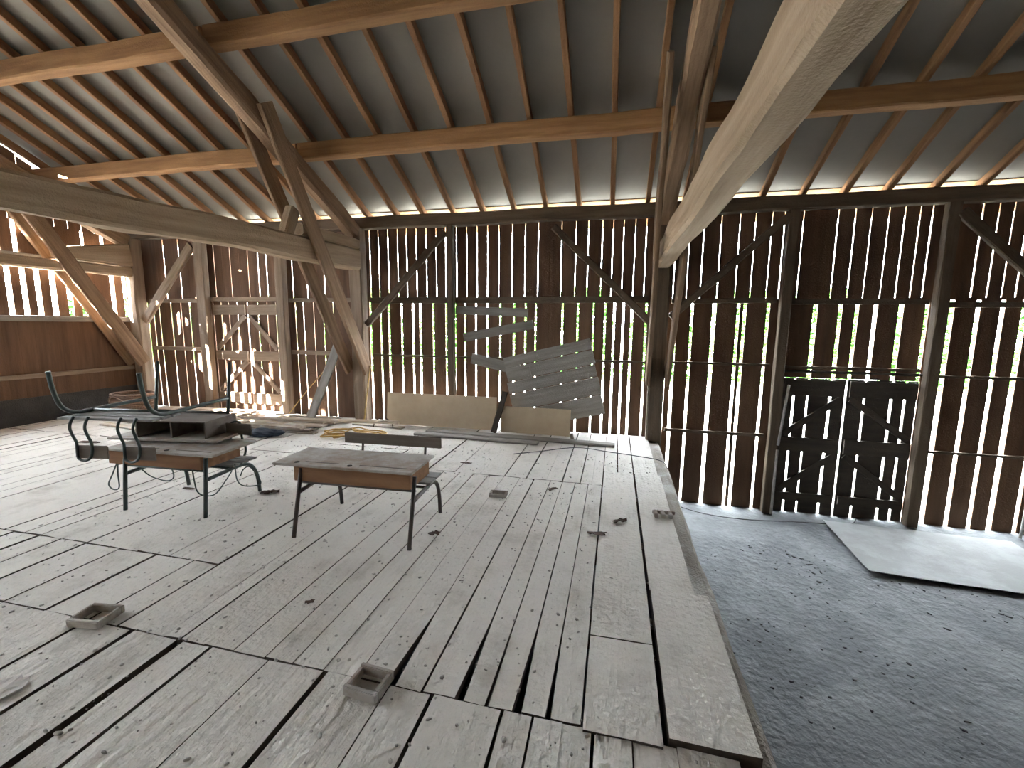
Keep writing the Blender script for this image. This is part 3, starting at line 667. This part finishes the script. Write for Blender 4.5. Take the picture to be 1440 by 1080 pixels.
# pipes on the lower right
wire('pale_pipe', 'pale upper pipe fixed upright left of the dark double door', 'pipe', [(2.30, 6.52, .87), (2.235, 6.52, .03)], .017, 'white_pipe', 0)
wire('pale_pipe', 'pale lower pipe standing on the lower floor left of the dark double door', 'pipe', [(2.225, 6.50, -.03), (2.22, 6.50, ZL+.01)], .017, 'white_pipe', 0)
wire('pale_pipe', 'pale pipe standing at the right edge of the view', 'pipe', [(5.05, 6.5, ZL+.01), (5.1, 6.55, -.1)], .017, 'white_pipe', 0)
# hardboard sheet on lower floor
bm = bmesh.new()
pts = [(2.74, 5.11), (4.75, 5.0), (4.85, 6.35), (2.83, 6.42)]
nb = 16
g = [[bm.verts.new(((pts[0][0]*(1-u)+pts[1][0]*u)*(1-v)+(pts[3][0]*(1-u)+pts[2][0]*u)*v, (pts[0][1]*(1-u)+pts[1][1]*u)*(1-v)+(pts[3][1]*(1-u)+pts[2][1]*u)*v, ZL+.018+.012*(1-v)**6+.012*(1-u)**6+.004*noise.noise((u*4, v*4, 0)))) for u in [i/nb for i in range(nb+1)]] for v in [j/nb for j in range(nb+1)]]
for j in range(nb):
    for i in range(nb): bm.faces.new((g[j][i], g[j][i+1], g[j+1][i+1], g[j+1][i]))
ret = bmesh.ops.extrude_face_region(bm, geom=list(bm.faces)); bmesh.ops.translate(bm, verts=[v for v in ret['geom'] if isinstance(v, bmesh.types.BMVert)], vec=(0, 0, .006))
bmesh.ops.recalc_face_normals(bm, faces=bm.faces)
tag(link('hardboard_sheet', bm, M['hard']), 'pale flat sheet lying on the lower floor before the dark double door', 'sheet')

# ------------------------------------------------------------------ scraps and crumbs
def scrap(x, y, l, w, rz, label, m='scrap', z=.004, h=.008, name='bark_scrap', cat='scrap'):
    b_ = bmesh.new(); bmesh.ops.create_grid(b_, x_segments=8, y_segments=4, size=1)
    sd = random.random()*50
    for v in b_.verts:
        k = 1+.35*noise.noise((v.co.x*2, v.co.y*2, sd)); v.co = Vector((v.co.x*l/2*k, v.co.y*w/2*k*(1-.4*v.co.x**2), abs(h*noise.noise((v.co.x*1.5, v.co.y, sd+4)))*2.2+.001))
    r_ = bmesh.ops.extrude_face_region(b_, geom=list(b_.faces)); bmesh.ops.translate(b_, verts=[q for q in r_['geom'] if isinstance(q, bmesh.types.BMVert)], vec=(0, 0, .005)); bmesh.ops.recalc_face_normals(b_, faces=b_.faces)
    tag(link(name, b_, M[m], mw=Matrix.Translation((x, y, z)) @ Matrix.Rotation(rz, 4, 'Z')), label, cat)
scrap(-3.21, 3.42, .17, .07, .3, 'dark curled scrap on planks between the two desks', h=.02)
scrap(-.08, 3.33, .13, .06, .1, 'dark oval scrap on the long gap left of the platform edge boards', z=.01)
scrap(.10, 3.60, .12, .05, .5, 'brown chip beside the wide board near the platform edge', z=.012, h=.016)
scrap(-1.33, 3.02, .09, .05, .2, 'dark chip on planks right of the single desk legs', h=.014)
scrap(-1.67, 4.76, .14, .03, 0, 'reddish scrap on planks behind the single desk')
scrap(-.55, 4.2, .10, .05, .8, 'small brown chip behind and right of the flat frame')
scrap(-2.62, 1.17, .18, .16, .6, 'torn pale paper scrap at the left edge near the camera', 'paper', name='paper_scrap', cat='paper')
scrap(-6.9, 4.3, .30, .09, .1, 'flat dark scrap left of the stacked desks near the sun streaks')
scrap(-4.05, 3.3, .12, .04, .0, 'dark chip on planks beneath the stacked desks')
scrap(-1.7, 2.05, .05, .03, .4, 'tiny dark chip on planks before the single desk')
def crumbs(name, n, xr, yr, zf, smin, smax, m, label, flat=.55, cl=None):
    b_ = bmesh.new()
    for i in range(n):
        if cl and random.random() < cl[0]:
            c = random.choice(cl[1]); x = random.gauss(c[0], c[2]); y = random.gauss(c[1], c[2])
            if not (xr[0] < x < xr[1] and yr[0] < y < yr[1]): continue
        else: x = random.uniform(*xr); y = random.uniform(*yr)
        s_ = random.uniform(smin, smax)*(random.random()**1.5*.8+.4)
        mt = Matrix.Translation((x, y, zf)) @ Matrix.Rotation(random.random()*6, 4, 'Z') @ Matrix.Diagonal((s_*random.uniform(.7, 1.6), s_*random.uniform(.6, 1.1), s_*flat, 1))
        bmesh.ops.create_icosphere(b_, subdivisions=1, radius=1, matrix=mt)
    for v in b_.verts: v.co += Vector((noise.noise(v.co*60), noise.noise(v.co*60+Vector((9, 0, 0))), 0))*smin*.8
    tag(link(name, b_, M[m], smooth=True), label, 'debris', kind='stuff')
crumbs('dust_crumbs', 2400, (-4.5, .5), (.9, 5.5), .003, .003, .0115, 'crumb', 'pale plaster crumbs scattered over the plank floor')
crumbs('soil_crumbs', 520, (.75, 4.6), (1.3, 5.6), ZL-.006, .008, .022, 'soil', 'dark trampled soil crumbs on the lower dusty floor', flat=.3, cl=(.6, [(random.uniform(.9, 4.2), random.uniform(1.8, 5.4), .18) for _ in range(16)]))

# ------------------------------------------------------------------ hedge beyond the wall, and added sun-blocking trees out of view
def bush(cx, cy, rx, h, label, name='hedge_bush', seed=0):
    random.seed(100+seed)
    root = empty(name, (cx, cy, -1.02)); tag(root, label, 'bush', 'green bushes outside behind the slatted wall')
    b_ = bmesh.new()
    for i in range(1500):
        a = random.random()*6.283; q = random.random()**.5; z = random.random()
        rr = rx*q*(1-.35*z*z); s_ = random.uniform(.12, .26)
        mt = Matrix.Translation((rr*math.cos(a), rr*math.sin(a)*.6, .1+z*h)) @ Matrix.Rotation(random.random()*6, 4, 'Z') @ Matrix.Rotation(random.uniform(.3, 1.5), 4, 'X')
        v = [b_.verts.new(mt @ Vector(p)) for p in ((-s_, 0, 0), (0, -s_*.5, .02), (s_, 0, 0), (0, s_*.5, .02))]; b_.faces.new(v)
    part('foliage', b_, M['leaf'], root)
    b_ = bmesh.new(); tube(b_, [(0, 0, 0), (.05, 0, h*.5), (0, .05, h*.8)], .08, seg=8); part('stem', b_, M['post'], root)
for i, (ty_, nm) in enumerate(((-9.6, 'far'), (-6.6, 'middle'), (-3.95, 'near'))):  # added trees, never in view, that keep sun off the gable slits
    random.seed(300+i)
    root = empty('added_shade_tree', (-14.2, ty_-.95, -.45)); tag(root, 'added tree out of view past the left gable, blocking sun, %s one of three' % nm, 'tree')
    b_ = bmesh.new()
    for q in range(2600):
        v_ = Vector((random.gauss(0, 1), random.gauss(0, 1), random.gauss(0, 1))).normalized()*random.random()**.4
        s_ = random.uniform(.14, .26)
        mt = Matrix.Translation((v_.x*1.8, v_.y*2.15, 6.95+v_.z*2.5)) @ Matrix.Rotation(random.random()*6, 4, 'Z') @ Matrix.Rotation(random.uniform(.2, 1.5), 4, 'X')
        vv = [b_.verts.new(mt @ Vector(p)) for p in ((-s_, 0, 0), (0, -s_*.6, .02), (s_, 0, 0), (0, s_*.6, .02))]; b_.faces.new(vv)
    part('foliage', b_, M['leaf'], root)
    b_ = bmesh.new(); tube(b_, [(0, 0, 0), (.1, .05, 2.5), (0, 0, 5), (.1, 0, 8)], .16, seg=10, smooth=3); part('trunk', b_, M['post'], root)
for i in range(18):
    x = -34+i*3.6
    bush(x, 22+.8*math.sin(i*1.7), 1.72, 4.0+.4*math.sin(i*2.3), 'leafy green bush outside behind the slits, %s from the left' % (ordinal(i) if i < 12 else ['thirteenth', 'fourteenth', 'fifteenth', 'sixteenth', 'seventeenth', 'eighteenth'][i-12]), seed=i)
